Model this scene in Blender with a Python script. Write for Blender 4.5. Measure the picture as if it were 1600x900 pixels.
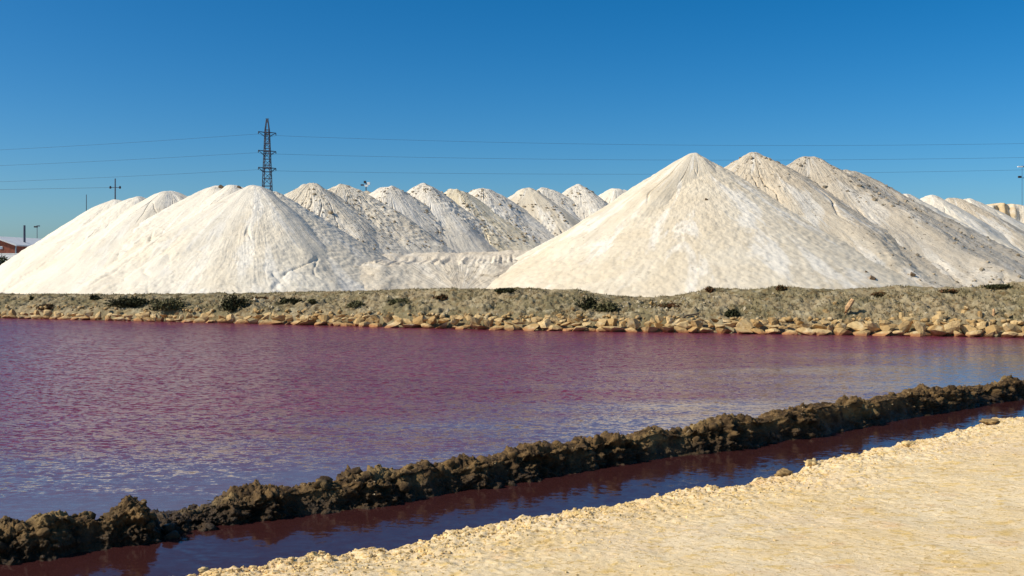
import bpy, math, random
import numpy as np
R = math.radians
sc = bpy.context.scene
for o in list(bpy.data.objects): bpy.data.objects.remove(o)

# ------------------------------------------------------------------ camera, sky, sun, exposure
FPX, HZ, CAMZ = 1600.0, 412.0, 3.0          # focal length in photo pixels, horizon row, eye height (m)
cam = bpy.data.cameras.new('camera'); cam_o = bpy.data.objects.new('camera', cam)
sc.collection.objects.link(cam_o); sc.camera = cam_o
cam_o.location = (0, 0, CAMZ); cam_o.rotation_euler = (R(90), 0, 0)
cam.sensor_width = 36; cam.lens = 36 * FPX / 1600; cam.shift_y = -(450 - HZ) / 1600
cam.clip_start = 0.1; cam.clip_end = 8000

SUN_EL = 39.0; SUN_DIR = (-0.962, -0.272)     # horizontal direction towards the sun
world = bpy.data.worlds.new('World'); sc.world = world; world.use_nodes = True
wn, wl = world.node_tree.nodes, world.node_tree.links
sky = wn.new('ShaderNodeTexSky'); sky.sky_type = 'NISHITA'; sky.sun_disc = False
sky.sun_elevation = R(SUN_EL); sky.sun_rotation = math.atan2(SUN_DIR[0], SUN_DIR[1])
sky.altitude = 0; sky.air_density = 0.7; sky.dust_density = 1.1; sky.ozone_density = 6
hs = wn.new('ShaderNodeHueSaturation'); hs.inputs['Saturation'].default_value = 1.32
tint = wn.new('ShaderNodeMix'); tint.data_type = 'RGBA'; tint.blend_type = 'MULTIPLY'
tint.inputs[0].default_value = 1; tint.inputs[7].default_value = (0.98, 1.10, 0.99, 1)
wl.new(sky.outputs[0], hs.inputs['Color']); wl.new(hs.outputs[0], tint.inputs[6])
wl.new(tint.outputs[2], wn['Background'].inputs['Color']); wn['Background'].inputs['Strength'].default_value = 0.119

sun = bpy.data.lights.new('sun', 'SUN'); sun.energy = 4.6; sun.angle = R(0.53); sun.color = (1.0, 0.92, 0.79)
sun_o = bpy.data.objects.new('sun', sun); sc.collection.objects.link(sun_o)
ce = math.cos(R(SUN_EL))
from mathutils import Vector, Matrix
sun_o.rotation_euler = Vector((SUN_DIR[0]*ce, SUN_DIR[1]*ce, math.sin(R(SUN_EL)))).to_track_quat('Z', 'Y').to_euler()
sun_o.location = (-30, -10, 40)
sc.view_settings.view_transform = 'Standard'; sc.view_settings.look = 'None'
sc.view_settings.exposure = 0.0; sc.view_settings.gamma = 1.0; sc.view_settings.use_curve_mapping = False

# ------------------------------------------------------------------ noise (numpy)
G = np.array([[1,1,0],[-1,1,0],[1,-1,0],[-1,-1,0],[1,0,1],[-1,0,1],[1,0,-1],[-1,0,-1],
              [0,1,1],[0,-1,1],[0,1,-1],[0,-1,-1],[1,1,0],[-1,1,0],[0,-1,1],[0,-1,-1]], np.float32)
def _hash(i, j, k, seed):
    h = (i.astype(np.uint32)*np.uint32(374761393) + j.astype(np.uint32)*np.uint32(668265263)
         + k.astype(np.uint32)*np.uint32(2147483647) + np.uint32((seed*1274126177) & 0xffffffff))
    h = (h ^ (h >> np.uint32(13)))*np.uint32(1274126177)
    return h ^ (h >> np.uint32(16))
def pn(x, y, z, seed=0):
    x, y, z = np.broadcast_arrays(np.asarray(x, np.float64), np.asarray(y, np.float64), np.asarray(z, np.float64))
    fx, fy, fz = np.floor(x), np.floor(y), np.floor(z)
    i, j, k = fx.astype(np.int64), fy.astype(np.int64), fz.astype(np.int64)
    x = (x-fx).astype(np.float32); y = (y-fy).astype(np.float32); z = (z-fz).astype(np.float32)
    u = x*x*x*(x*(x*6-15)+10); v = y*y*y*(y*(y*6-15)+10); w = z*z*z*(z*(z*6-15)+10)
    out = 0
    for a in (0, 1):
        for b in (0, 1):
            for c in (0, 1):
                g = G[_hash(i+a, j+b, k+c, seed) & np.uint32(15)]
                d = g[..., 0]*(x-a) + g[..., 1]*(y-b) + g[..., 2]*(z-c)
                out = out + d*(u if a else 1-u)*(v if b else 1-v)*(w if c else 1-w)
    return out
def fbm(x, y, z, s, octv=4, seed=0, gain=0.5):
    t, amp = 0, 1.0
    for o in range(octv):
        t = t + amp*pn(np.asarray(x)*s, np.asarray(y)*s, np.asarray(z)*s, seed+o*17); s *= 2.03; amp *= gain
    return t
def ridged(x, y, z, s, octv=3, seed=0):
    t, amp = 0, 1.0
    for o in range(octv):
        t = t + amp*(1-2*np.abs(pn(np.asarray(x)*s, np.asarray(y)*s, np.asarray(z)*s, seed+o*31))); s *= 2.1; amp *= 0.5
    return t/1.75
def worley(x, y, z, s, seed=0):
    x, y, z = np.asarray(x)*s, np.asarray(y)*s, np.asarray(z)*s
    i, j, k = np.floor(x).astype(np.int64), np.floor(y).astype(np.int64), np.floor(z).astype(np.int64)
    best = np.full(x.shape, 9.0)
    for a in (-1, 0, 1):
        for b in (-1, 0, 1):
            for c in (-1, 0, 1):
                h = _hash(i+a, j+b, k+c, seed)
                px = i+a+(h & np.uint32(255))/255.0; py = j+b+((h >> np.uint32(8)) & np.uint32(255))/255.0
                pz = k+c+((h >> np.uint32(16)) & np.uint32(255))/255.0
                best = np.minimum(best, (px-x)**2+(py-y)**2+(pz-z)**2)
    return np.sqrt(best)
def sstep(a, b, x):
    t = np.clip((np.asarray(x, float)-a)/(b-a), 0, 1); return t*t*(3-2*t)

# ------------------------------------------------------------------ object helpers
C = sc.collection
def link(name, me, parent=None, loc=None, label=None, cat=None, group=None, kind=None):
    o = bpy.data.objects.new(name, me); C.objects.link(o)
    if parent is not None: o.parent = parent
    if loc is not None: o.location = loc
    if label: o['label'] = label
    if cat: o['category'] = cat
    if group: o['group'] = group
    if kind: o['kind'] = kind
    return o
def mesh_np(name, V, F, mat, smooth=True):
    V = np.asarray(V, np.float32).reshape(-1, 3); F = np.asarray(F, np.int32); n = F.shape[1]
    me = bpy.data.meshes.new(name)
    me.vertices.add(len(V)); me.vertices.foreach_set('co', V.ravel())
    me.loops.add(F.size); me.loops.foreach_set('vertex_index', F.ravel())
    me.polygons.add(len(F)); me.polygons.foreach_set('loop_start', np.arange(0, F.size, n, dtype=np.int32))
    me.polygons.foreach_set('loop_total', np.full(len(F), n, np.int32))
    me.polygons.foreach_set('use_smooth', np.full(len(F), smooth, bool))
    me.update(calc_edges=True); me.validate(); me.materials.append(mat)
    return me
def grid_faces(nu, nv, wrap=False):
    m = nu if wrap else nu-1
    i = np.arange(m)[:, None]; j = np.arange(nv-1)[None, :]; i2 = (i+1) % nu
    return np.stack([i*nv+j+0*i, i2*nv+j, i2*nv+j+1, i*nv+j+1], -1).reshape(-1, 4)
class MB:                                     # small polygon builder
    def __init__(s): s.v = []; s.f = []
    def bar(s, a, b, w, d=None, taper=1.0):
        a, b = Vector(a), Vector(b); d = d or w; t = (b-a).normalized()
        up = Vector((0, 0, 1)) if abs(t.z) < .95 else Vector((1, 0, 0))
        x = t.cross(up).normalized()*w/2; y = t.cross(x).normalized()*d/2; n = len(s.v)
        for p, k in ((a, 1), (b, taper)):
            s.v += [p-x*k-y*k, p+x*k-y*k, p+x*k+y*k, p-x*k+y*k]
        s.f += [(n, n+1, n+2, n+3), (n+7, n+6, n+5, n+4)] + [(n+i, n+4+i, n+4+(i+1) % 4, n+(i+1) % 4) for i in range(4)]
        return s
    def tube(s, pts, rad, seg=6):
        n = len(s.v); P = [Vector(p) for p in pts]
        rad = rad if isinstance(rad, (list, tuple)) else [rad]*len(P)
        for i, p in enumerate(P):
            t = (P[min(i+1, len(P)-1)]-P[max(i-1, 0)]).normalized()
            up = Vector((0, 0, 1)) if abs(t.z) < .9 else Vector((1, 0, 0))
            x = t.cross(up).normalized(); y = t.cross(x).normalized()
            for k in range(seg):
                a = 2*math.pi*k/seg; s.v.append(p+(x*math.cos(a)+y*math.sin(a))*rad[i])
        for i in range(len(P)-1):
            for k in range(seg):
                s.f.append((n+i*seg+k, n+i*seg+(k+1) % seg, n+(i+1)*seg+(k+1) % seg, n+(i+1)*seg+k))
        s.f.append(tuple(n+k for k in range(seg))[::-1]); m = n+(len(P)-1)*seg; s.f.append(tuple(m+k for k in range(seg)))
        return s
    def box(s, x0, x1, y0, y1, z0, z1):
        n = len(s.v); s.v += [Vector(p) for p in ((x0,y0,z0),(x1,y0,z0),(x1,y1,z0),(x0,y1,z0),(x0,y0,z1),(x1,y0,z1),(x1,y1,z1),(x0,y1,z1))]
        s.f += [tuple(n+k for k in q) for q in ((3,2,1,0),(4,5,6,7),(0,1,5,4),(1,2,6,5),(2,3,7,6),(3,0,4,7))]
        return s
    def poly(s, pts): n = len(s.v); s.v += [Vector(p) for p in pts]; s.f.append(tuple(range(n, n+len(pts)))); return s
    def me(s, name, mat, smooth=False):
        me = bpy.data.meshes.new(name); me.from_pydata([tuple(v) for v in s.v], [], s.f); me.update()
        me.materials.append(mat)
        if smooth: me.polygons.foreach_set('use_smooth', [True]*len(me.polygons))
        return me
def Wp(px, py, D): return ((px-800)/FPX*D, D, CAMZ-(py-HZ)/FPX*D)      # photo pixel + depth -> metres

# ------------------------------------------------------------------ materials
class NT:
    def __init__(s, name):
        s.m = bpy.data.materials.new(name); s.m.use_nodes = True; s.t = s.m.node_tree; s.n = s.t.nodes; s.l = s.t.links
        s.b = s.n['Principled BSDF']; s.tc = s.n.new('ShaderNodeTexCoord'); s.geo = s.n.new('ShaderNodeNewGeometry')
    def _in(s, sock, v):
        if isinstance(v, bpy.types.NodeSocket): s.l.new(v, sock)
        elif isinstance(v, tuple) and len(v) == 3 and sock.type == 'RGBA': sock.default_value = (*v, 1)
        else: sock.default_value = v
    def pos(s): return s.geo.outputs['Position']
    def obj(s): return s.tc.outputs['Object']
    def map(s, vec, scale=(1,1,1), rot=(0,0,0), loc=(0,0,0)):
        m = s.n.new('ShaderNodeMapping'); s.l.new(vec, m.inputs[0]); m.inputs['Scale'].default_value = scale
        m.inputs['Rotation'].default_value = rot; m.inputs['Location'].default_value = loc; return m.outputs[0]
    def noise(s, vec, scale, detail=4, rough=.55, dist=0):
        n = s.n.new('ShaderNodeTexNoise'); s.l.new(vec, n.inputs['Vector']); n.inputs['Scale'].default_value = scale
        n.inputs['Detail'].default_value = detail; n.inputs['Roughness'].default_value = rough; n.inputs['Distortion'].default_value = dist
        return n.outputs['Fac']
    def vor(s, vec, scale, feature='F1', out='Distance'):
        n = s.n.new('ShaderNodeTexVoronoi'); s.l.new(vec, n.inputs['Vector']); n.inputs['Scale'].default_value = scale; n.feature = feature
        return n.outputs[out]
    def ramp(s, fac, a, b, lo=0., hi=1.):
        n = s.n.new('ShaderNodeMapRange'); n.interpolation_type = 'SMOOTHSTEP'; s._in(n.inputs[0], fac)
        for k, v in zip((1, 2, 3, 4), (a, b, lo, hi)): n.inputs[k].default_value = v
        return n.outputs[0]
    def mix(s, fac, a, b, mode='MIX'):
        n = s.n.new('ShaderNodeMix'); n.data_type = 'RGBA'; n.blend_type = mode
        s._in(n.inputs[0], fac); s._in(n.inputs[6], a); s._in(n.inputs[7], b); return n.outputs[2]
    def math(s, op, a, b=0.):
        n = s.n.new('ShaderNodeMath'); n.operation = op; s._in(n.inputs[0], a); s._in(n.inputs[1], b); return n.outputs[0]
    def sep(s, v): n = s.n.new('ShaderNodeSeparateXYZ'); s.l.new(v, n.inputs[0]); return n.outputs
    def bump(s, h, dist=.05, strength=1., normal=None):
        n = s.n.new('ShaderNodeBump'); s.l.new(h, n.inputs['Height']); n.inputs['Distance'].default_value = dist
        n.inputs['Strength'].default_value = strength
        if normal: s.l.new(normal, n.inputs['Normal'])
        return n.outputs[0]
    def done(s, col=None, rough=.9, spec=.3, normal=None):
        if col is not None: s._in(s.b.inputs['Base Color'], col)
        s._in(s.b.inputs['Roughness'], rough); s.b.inputs['Specular IOR Level'].default_value = spec
        if normal: s.l.new(normal, s.b.inputs['Normal'])
        return s.m
def plain(name, col, rough=.8, var=.25, scale=4., metal=0.):
    t = NT(name); f = t.noise(t.pos(), scale, 5)
    c = t.mix(t.ramp(f, .3, .7), tuple(k*(1-var) for k in col), tuple(min(1, k*(1+var)) for k in col))
    t.b.inputs['Metallic'].default_value = metal
    return t.done(c, rough, .3, t.bump(f, .01, .4))

def salt_mat(name, a, b, dirt=(.30, .25, .19), dirt_amt=.5, speck=.5, relief=.5, tongue=.6):
    t = NT(name); p = t.obj()
    big = t.noise(p, .16, 5, .6, .6); med = t.noise(p, 1.1, 6, .6); fine = t.noise(p, 5, 6, .65)
    c = t.mix(t.ramp(big, .36, .64), a, b)
    c = t.mix(t.ramp(med, .50, .74, 0, .22), c, tuple(k*.84 for k in a))
    # tongues of freshly slid white salt running down from the top between older beige crust
    n1 = t.n.new('ShaderNodeVectorMath'); n1.operation = 'MULTIPLY'; t.l.new(p, n1.inputs[0]); n1.inputs[1].default_value = (1, 1, 0)
    n2 = t.n.new('ShaderNodeVectorMath'); n2.operation = 'NORMALIZE'; t.l.new(n1.outputs[0], n2.inputs[0])
    ox, oy, oz = t.sep(n2.outputs[0]); px_, py_, pz_ = t.sep(p)
    cb = t.n.new('ShaderNodeCombineXYZ'); t._in(cb.inputs[0], ox); t._in(cb.inputs[1], oy); t._in(cb.inputs[2], t.math('MULTIPLY', pz_, .045))
    ton = t.noise(cb.outputs[0], 5.5, 6, .6, .5); ton2 = t.noise(cb.outputs[0], 19, 4, .6, .3)
    c = t.mix(t.ramp(ton, .52, .60, 0, tongue), c, (.86, .80, .69))
    c = t.mix(t.ramp(ton2, .52, .64, 0, tongue*.75), c, tuple(k*.80 for k in a))
    # crust edges drawn out across the slope, dust patches and scattered dirt clots
    st = t.noise(t.map(p, (.5, .5, 2.4)), 1.6, 7, .66, 1.1)
    c = t.mix(t.math('MULTIPLY', t.ramp(st, .55, .68), t.ramp(t.noise(p, .3, 4), .40, .60, 0, dirt_amt)), c, dirt)
    dust = t.noise(p, .5, 6, .65, .7)
    c = t.mix(t.ramp(dust, .52, .72, 0, dirt_amt*.55), c, tuple(k*1.45 for k in dirt))
    sp = t.math('MULTIPLY', t.ramp(t.noise(p, 2.3, 4, .6), .61, .67), t.ramp(t.noise(p, .33, 4), .42, .56, 0, speck))
    c = t.mix(sp, c, tuple(k*.55 for k in dirt))
    h = t.math('ADD', t.math('MULTIPLY', med, .28), t.math('MULTIPLY', fine, .22))
    h = t.math('ADD', h, t.math('ADD', t.math('MULTIPLY', st, .45), t.math('MULTIPLY', ton2, .9)))
    return t.done(c, .92, .15, t.bump(h, .30, relief))
M = {}
M['salt_cream'] = salt_mat('salt_cream', (.69, .58, .415), (.745, .65, .495), (.44, .35, .23), .16, .3, .20, .6)
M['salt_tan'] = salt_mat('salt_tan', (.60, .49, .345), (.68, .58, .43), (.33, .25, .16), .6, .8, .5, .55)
M['salt_white'] = salt_mat('salt_white', (.80, .72, .58), (.77, .67, .51), (.48, .385, .26), .4, .25, .26)
M['salt_pale'] = salt_mat('salt_pale', (.81, .73, .60), (.77, .68, .53), (.40, .32, .23), .5, .8, .5)
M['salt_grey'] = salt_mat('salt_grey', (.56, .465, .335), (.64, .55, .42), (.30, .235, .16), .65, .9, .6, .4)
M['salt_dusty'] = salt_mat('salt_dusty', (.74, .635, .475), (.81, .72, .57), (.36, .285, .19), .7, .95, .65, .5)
M['salt_yellow'] = salt_mat('salt_yellow', (.76, .63, .41), (.81, .71, .52), (.40, .31, .20), .5, .75, .5)
M['salt_bench'] = salt_mat('salt_bench', (.66, .56, .42), (.72, .63, .49), (.36, .285, .19), .6, .6, .5, .3)
M['salt_ochre'] = salt_mat('salt_ochre', (.68, .50, .28), (.78, .63, .41), (.36, .27, .17), .5, .4, .5)

def water_mat(name, ca, cb_, cc):
    t = NT(name); p = t.pos(); x, y, z = t.sep(p)
    # ripple height grows out of the lee of the mud bank (wind exposure), broken by gust patches
    d = t.math('ADD', t.math('MULTIPLY', t.math('ADD', x, 8.3), -.647), t.math('MULTIPLY', t.math('ADD', y, -15.5), .762))
    gust = t.noise(t.map(p, (.05, .17, 1), (0, 0, .45)), 1.0, 5, .62)
    d = t.math('ADD', d, t.math('MULTIPLY', t.math('ADD', gust, -.5), 20))
    amp = t.ramp(d, -5, 7, .16, 2.5)
    def slope(ox, sc1, sc2):
        w1 = t.noise(t.map(p, (.75, 1.4, 1), (0, 0, .12), (ox, 0, 0)), sc1, 3, .6, .3)
        w2 = t.noise(t.map(p, (1.0, 1.2, 1), (0, 0, -.4), (ox, 7, 0)), sc2, 2, .6)
        w0 = t.noise(t.map(p, (.8, 1.3, 1), (0, 0, .1), (ox, 3, 0)), 2.0, 3, .6, .4)
        w = t.math('ADD', t.math('ADD', w1, -.5), t.math('MULTIPLY', t.math('ADD', w2, -.5), .4))
        return t.math('MULTIPLY', t.math('ADD', w, t.math('MULTIPLY', t.math('ADD', w0, -.5), .45)), amp)
    cb = t.n.new('ShaderNodeCombineXYZ'); t._in(cb.inputs[0], slope(0, 7.5, 19.)); t._in(cb.inputs[1], slope(31.7, 7.5, 19.)); cb.inputs[2].default_value = 1
    nm = t.n.new('ShaderNodeVectorMath'); nm.operation = 'NORMALIZE'; t.l.new(cb.outputs[0], nm.inputs[0])
    algae = t.noise(p, .12, 3)
    c = t.mix(t.ramp(algae, .35, .65), ca, cb_)
    c = t.mix(t.ramp(d, -6, 3.5, 1, 0), c, cc)          # greyer lilac near the bank: sky sheen of calm water painted into the colour
    t.b.inputs['IOR'].default_value = 1.333
    return t.done(c, t.ramp(d, -5, 5, .10, .22), .5, nm.outputs[0])
M['water'] = water_mat('brine', (.155, .026, .044), (.185, .034, .056), (.145, .105, .122))
M['channel'] = water_mat('channel_water_shaded', (.038, .013, .012), (.052, .015, .015), (.044, .014, .013))  # darker than the pond: shade and reflection of the mud bank painted in

def ground_mat():
    t = NT('salt_flat'); p = t.pos(); x, y, z = t.sep(p)
    f = t.noise(p, .08, 6, .6); s = t.mix(t.ramp(f, .4, .6), (.78, .72, .62), (.62, .54, .43))
    e = t.mix(t.noise(p, .02, 5), (.20, .17, .10), (.30, .25, .16))
    return t.done(t.mix(t.ramp(y, 175, 215), s, e), .95, .2, t.bump(t.noise(p, 1.5, 6), .15, .6))
M['ground'] = ground_mat()

def bank_mat():
    t = NT('dry_bank_earth'); p = t.pos(); x, y, z = t.sep(p)
    a = t.noise(p, .55, 5, .6); b = t.noise(p, 3.2, 6, .65); f = t.noise(p, 14, 5, .65)
    c = t.mix(t.ramp(a, .38, .60), (.345, .27, .155), (.215, .175, .09))
    c = t.mix(t.ramp(b, .48, .66, 0, .85), c, (.17, .105, .042))
    c = t.mix(t.ramp(t.noise(p, 1.4, 4), .54, .68, 0, .7), c, (.44, .37, .23))
    c = t.mix(t.ramp(t.vor(p, 6.5), .12, .2, .5, 0), c, (.47, .42, .32))
    h = t.math('ADD', b, t.math('MULTIPLY', f, .4))
    return t.done(c, .95, .2, t.bump(h, .10, .9))
M['bank'] = bank_mat()

def rock_mat():
    t = NT('shore_stone'); p = t.pos(); x, y, z = t.sep(p)
    oi = t.n.new('ShaderNodeObjectInfo'); rnd = oi.outputs['Random']
    c = t.mix(rnd, (.44, .27, .10), (.70, .50, .235))
    c = t.mix(t.ramp(t.noise(p, 5, 6, .65), .42, .7, 0, .7), c, (.36, .23, .10))
    c = t.mix(t.ramp(t.noise(p, 2.0, 3), .55, .68, 0, .7), c, (.72, .56, .32))
    low_tone = t.ramp(t.math('ADD', z, t.math('MULTIPLY', t.noise(p, 3, 3), .12)), .10, .22, 1, 0)
    c = t.mix(t.math('MULTIPLY', low_tone, .8), c, (.36, .135, .05))
    return t.done(c, .85, .3, t.bump(t.noise(p, 9, 8, .7), .05, .9))
M['rock'] = rock_mat()

def mud_mat():
    t = NT('crusted_mud'); p = t.pos(); x, y, z = t.sep(p)
    b = t.noise(p, 5, 7, .68); f = t.noise(p, 28, 5, .7)
    c = t.mix(t.ramp(b, .35, .68), (.045, .025, .010), (.24, .142, .052))
    c = t.mix(t.ramp(t.noise(p, 1.3, 4), .5, .7, 0, .65), c, (.42, .285, .115))
    c = t.mix(t.ramp(t.noise(p, 16, 3), .66, .74, 0, .6), c, (.36, .30, .20))
    low_tone = t.ramp(t.math('ADD', z, t.math('MULTIPLY', t.math('ADD', b, -.5), -.5)), .08, .27, 1, 0)
    c = t.mix(t.math('MULTIPLY', low_tone, .82), c, (.038, .021, .008))  # waterline damp, carried higher to paint the shade of the near face
    h = t.math('ADD', b, t.math('MULTIPLY', f, .35))
    return t.done(c, t.ramp(low_tone, 0, 1, .9, .45), .3, t.bump(h, .07, 1.0))
M['mud'] = mud_mat()

M['mud_dry'] = plain('dry_brown_clod', (.30, .19, .075), .95, .5, 18)
M['crumb'] = plain('ochre_crumbs', (.66, .47, .21), .95, .35, 9)
def sand_mat():
    t = NT('straw_coloured_sand'); p = t.pos()
    q = t.map(p, (.75, 1.0, 1), (0, 0, .2))
    a = t.noise(q, .8, 5, .6); b = t.noise(q, 5.5, 6, .65, .3); f = t.noise(p, 21, 5, .7); g = t.noise(p, 90, 3, .7)
    c = t.mix(t.ramp(a, .35, .65), (.85, .67, .41), (.81, .60, .32))
    c = t.mix(t.ramp(t.noise(q, .35, 4, .6), .48, .62, 0, .55), c, (.80, .60, .38))
    c = t.mix(t.ramp(b, .50, .66, 0, .8), c, (.76, .51, .17))
    c = t.mix(t.ramp(t.noise(q, 2.3, 5, .6), .56, .74, 0, .6), c, (.70, .43, .21))
    c = t.mix(t.ramp(f, .54, .64, 0, .8), c, (.50, .31, .09))
    c = t.mix(t.ramp(t.noise(p, 24, 4, .6), .56, .72, 0, .55), c, (.90, .78, .54))
    dash = t.noise(t.map(p, (.55, 1.3, 1), (0, 0, .1)), 7, 5, .6, .5)
    c = t.mix(t.math('MULTIPLY', t.ramp(dash, .57, .66), t.ramp(t.noise(p, .9, 3), .42, .58, .15, .75)), c, (.56, .36, .12))
    h = t.math('ADD', t.math('ADD', t.math('MULTIPLY', b, .8), t.math('MULTIPLY', f, .6)), t.math('MULTIPLY', g, .25))
    return t.done(c, .95, .15, t.bump(h, .022, .9))
M['sand'] = sand_mat()
M['steel'] = plain('dull_galvanised_steel', (.075, .085, .115), .6, .15, 2)
M['wire'] = plain('dark_cable', (.05, .06, .08), .6, .1, 1)
M['wood'] = plain('weathered_wood', (.55, .33, .16), .85, .35, 12)
M['greywood'] = plain('bleached_driftwood', (.50, .45, .36), .85, .25, 12)
M['darkwood'] = plain('dark_wet_wood', (.07, .05, .035), .8, .3, 12)
M['white_paint'] = plain('white_roof_sheet', (.80, .79, .75), .6, .06, .8)
M['brick'] = plain('red_brown_wall_render', (.30, .10, .06), .9, .25, 1.2)
M['dark'] = plain('dark_shutter', (.035, .03, .03), .7, .2, 2)
M['insul'] = plain('brown_glass_insulator', (.04, .035, .04), .3, .2, 3)
M['bark'] = plain('twig_bark', (.10, .07, .04), .9, .3, 8)
M['clod'] = plain('dirty_salt_clod', (.33, .265, .18), .9, .4, 3)
def leaf_mat(name, a, b):
    t = NT(name); p = t.pos(); c = t.mix(t.ramp(t.noise(p, 5, 3), .35, .65), a, b)
    return t.done(c, .8, .2)
M['leaf_dark'] = leaf_mat('dark_green_leaves', (.028, .032, .012), (.065, .060, .022))
M['leaf_olive'] = leaf_mat('olive_leaves', (.085, .085, .035), (.14, .12, .05))
M['leaf_rust'] = leaf_mat('rusty_leaves', (.16, .065, .025), (.09, .075, .03))
M['leaf_tree'] = leaf_mat('tree_leaves', (.022, .035, .012), (.05, .065, .022))
M['straw'] = leaf_mat('dry_grass_blades', (.30, .235, .12), (.20, .165, .078))

# ------------------------------------------------------------------ ground sheet and water
def ground_sheet():
    xs = np.concatenate([[-4000, -1500, -500, -200], np.linspace(-100, 140, 25), [260, 600, 1500, 4000]])
    ys = np.concatenate([np.linspace(46, 190, 20), [230, 320, 600, 1500, 3500, 6000]])
    X, Y = np.meshgrid(xs, ys, indexing='ij')
    # the sheet starts under the back of the far dike, whose line slants towards the camera on the right
    y0 = np.interp(X, [-110, -60, 40, 60], [88, 74, 49, 47]); Y = np.where(Y < 190, y0+(Y-46)/(190-46)*(190-y0), Y)
    Z = np.full_like(X, .55)
    return link('ground', mesh_np('ground', np.stack([X, Y, Z], -1), grid_faces(len(xs), len(ys)), M['ground'], False), kind='structure')
ground_sheet()
wm = MB().poly([(-400, -60, 0), (400, -60, 0), (400, 75, 0), (-400, 75, 0)]).me('water', M['water'])
link('water', wm, kind='structure')
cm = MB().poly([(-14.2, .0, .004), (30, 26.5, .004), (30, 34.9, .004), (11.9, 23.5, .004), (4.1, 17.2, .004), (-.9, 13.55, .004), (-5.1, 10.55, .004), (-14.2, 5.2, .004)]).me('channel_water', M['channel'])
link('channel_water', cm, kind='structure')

import bmesh
def ico(sub):
    bm = bmesh.new(); bmesh.ops.create_icosphere(bm, subdivisions=sub, radius=1)
    v = np.array([q.co[:] for q in bm.verts]); f = np.array([[w.index for w in q.verts] for q in bm.faces]); bm.free(); return v, f
IC1, IF1 = ico(1); IC2, IF2 = ico(2); IC3, IF3 = ico(3)
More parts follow.
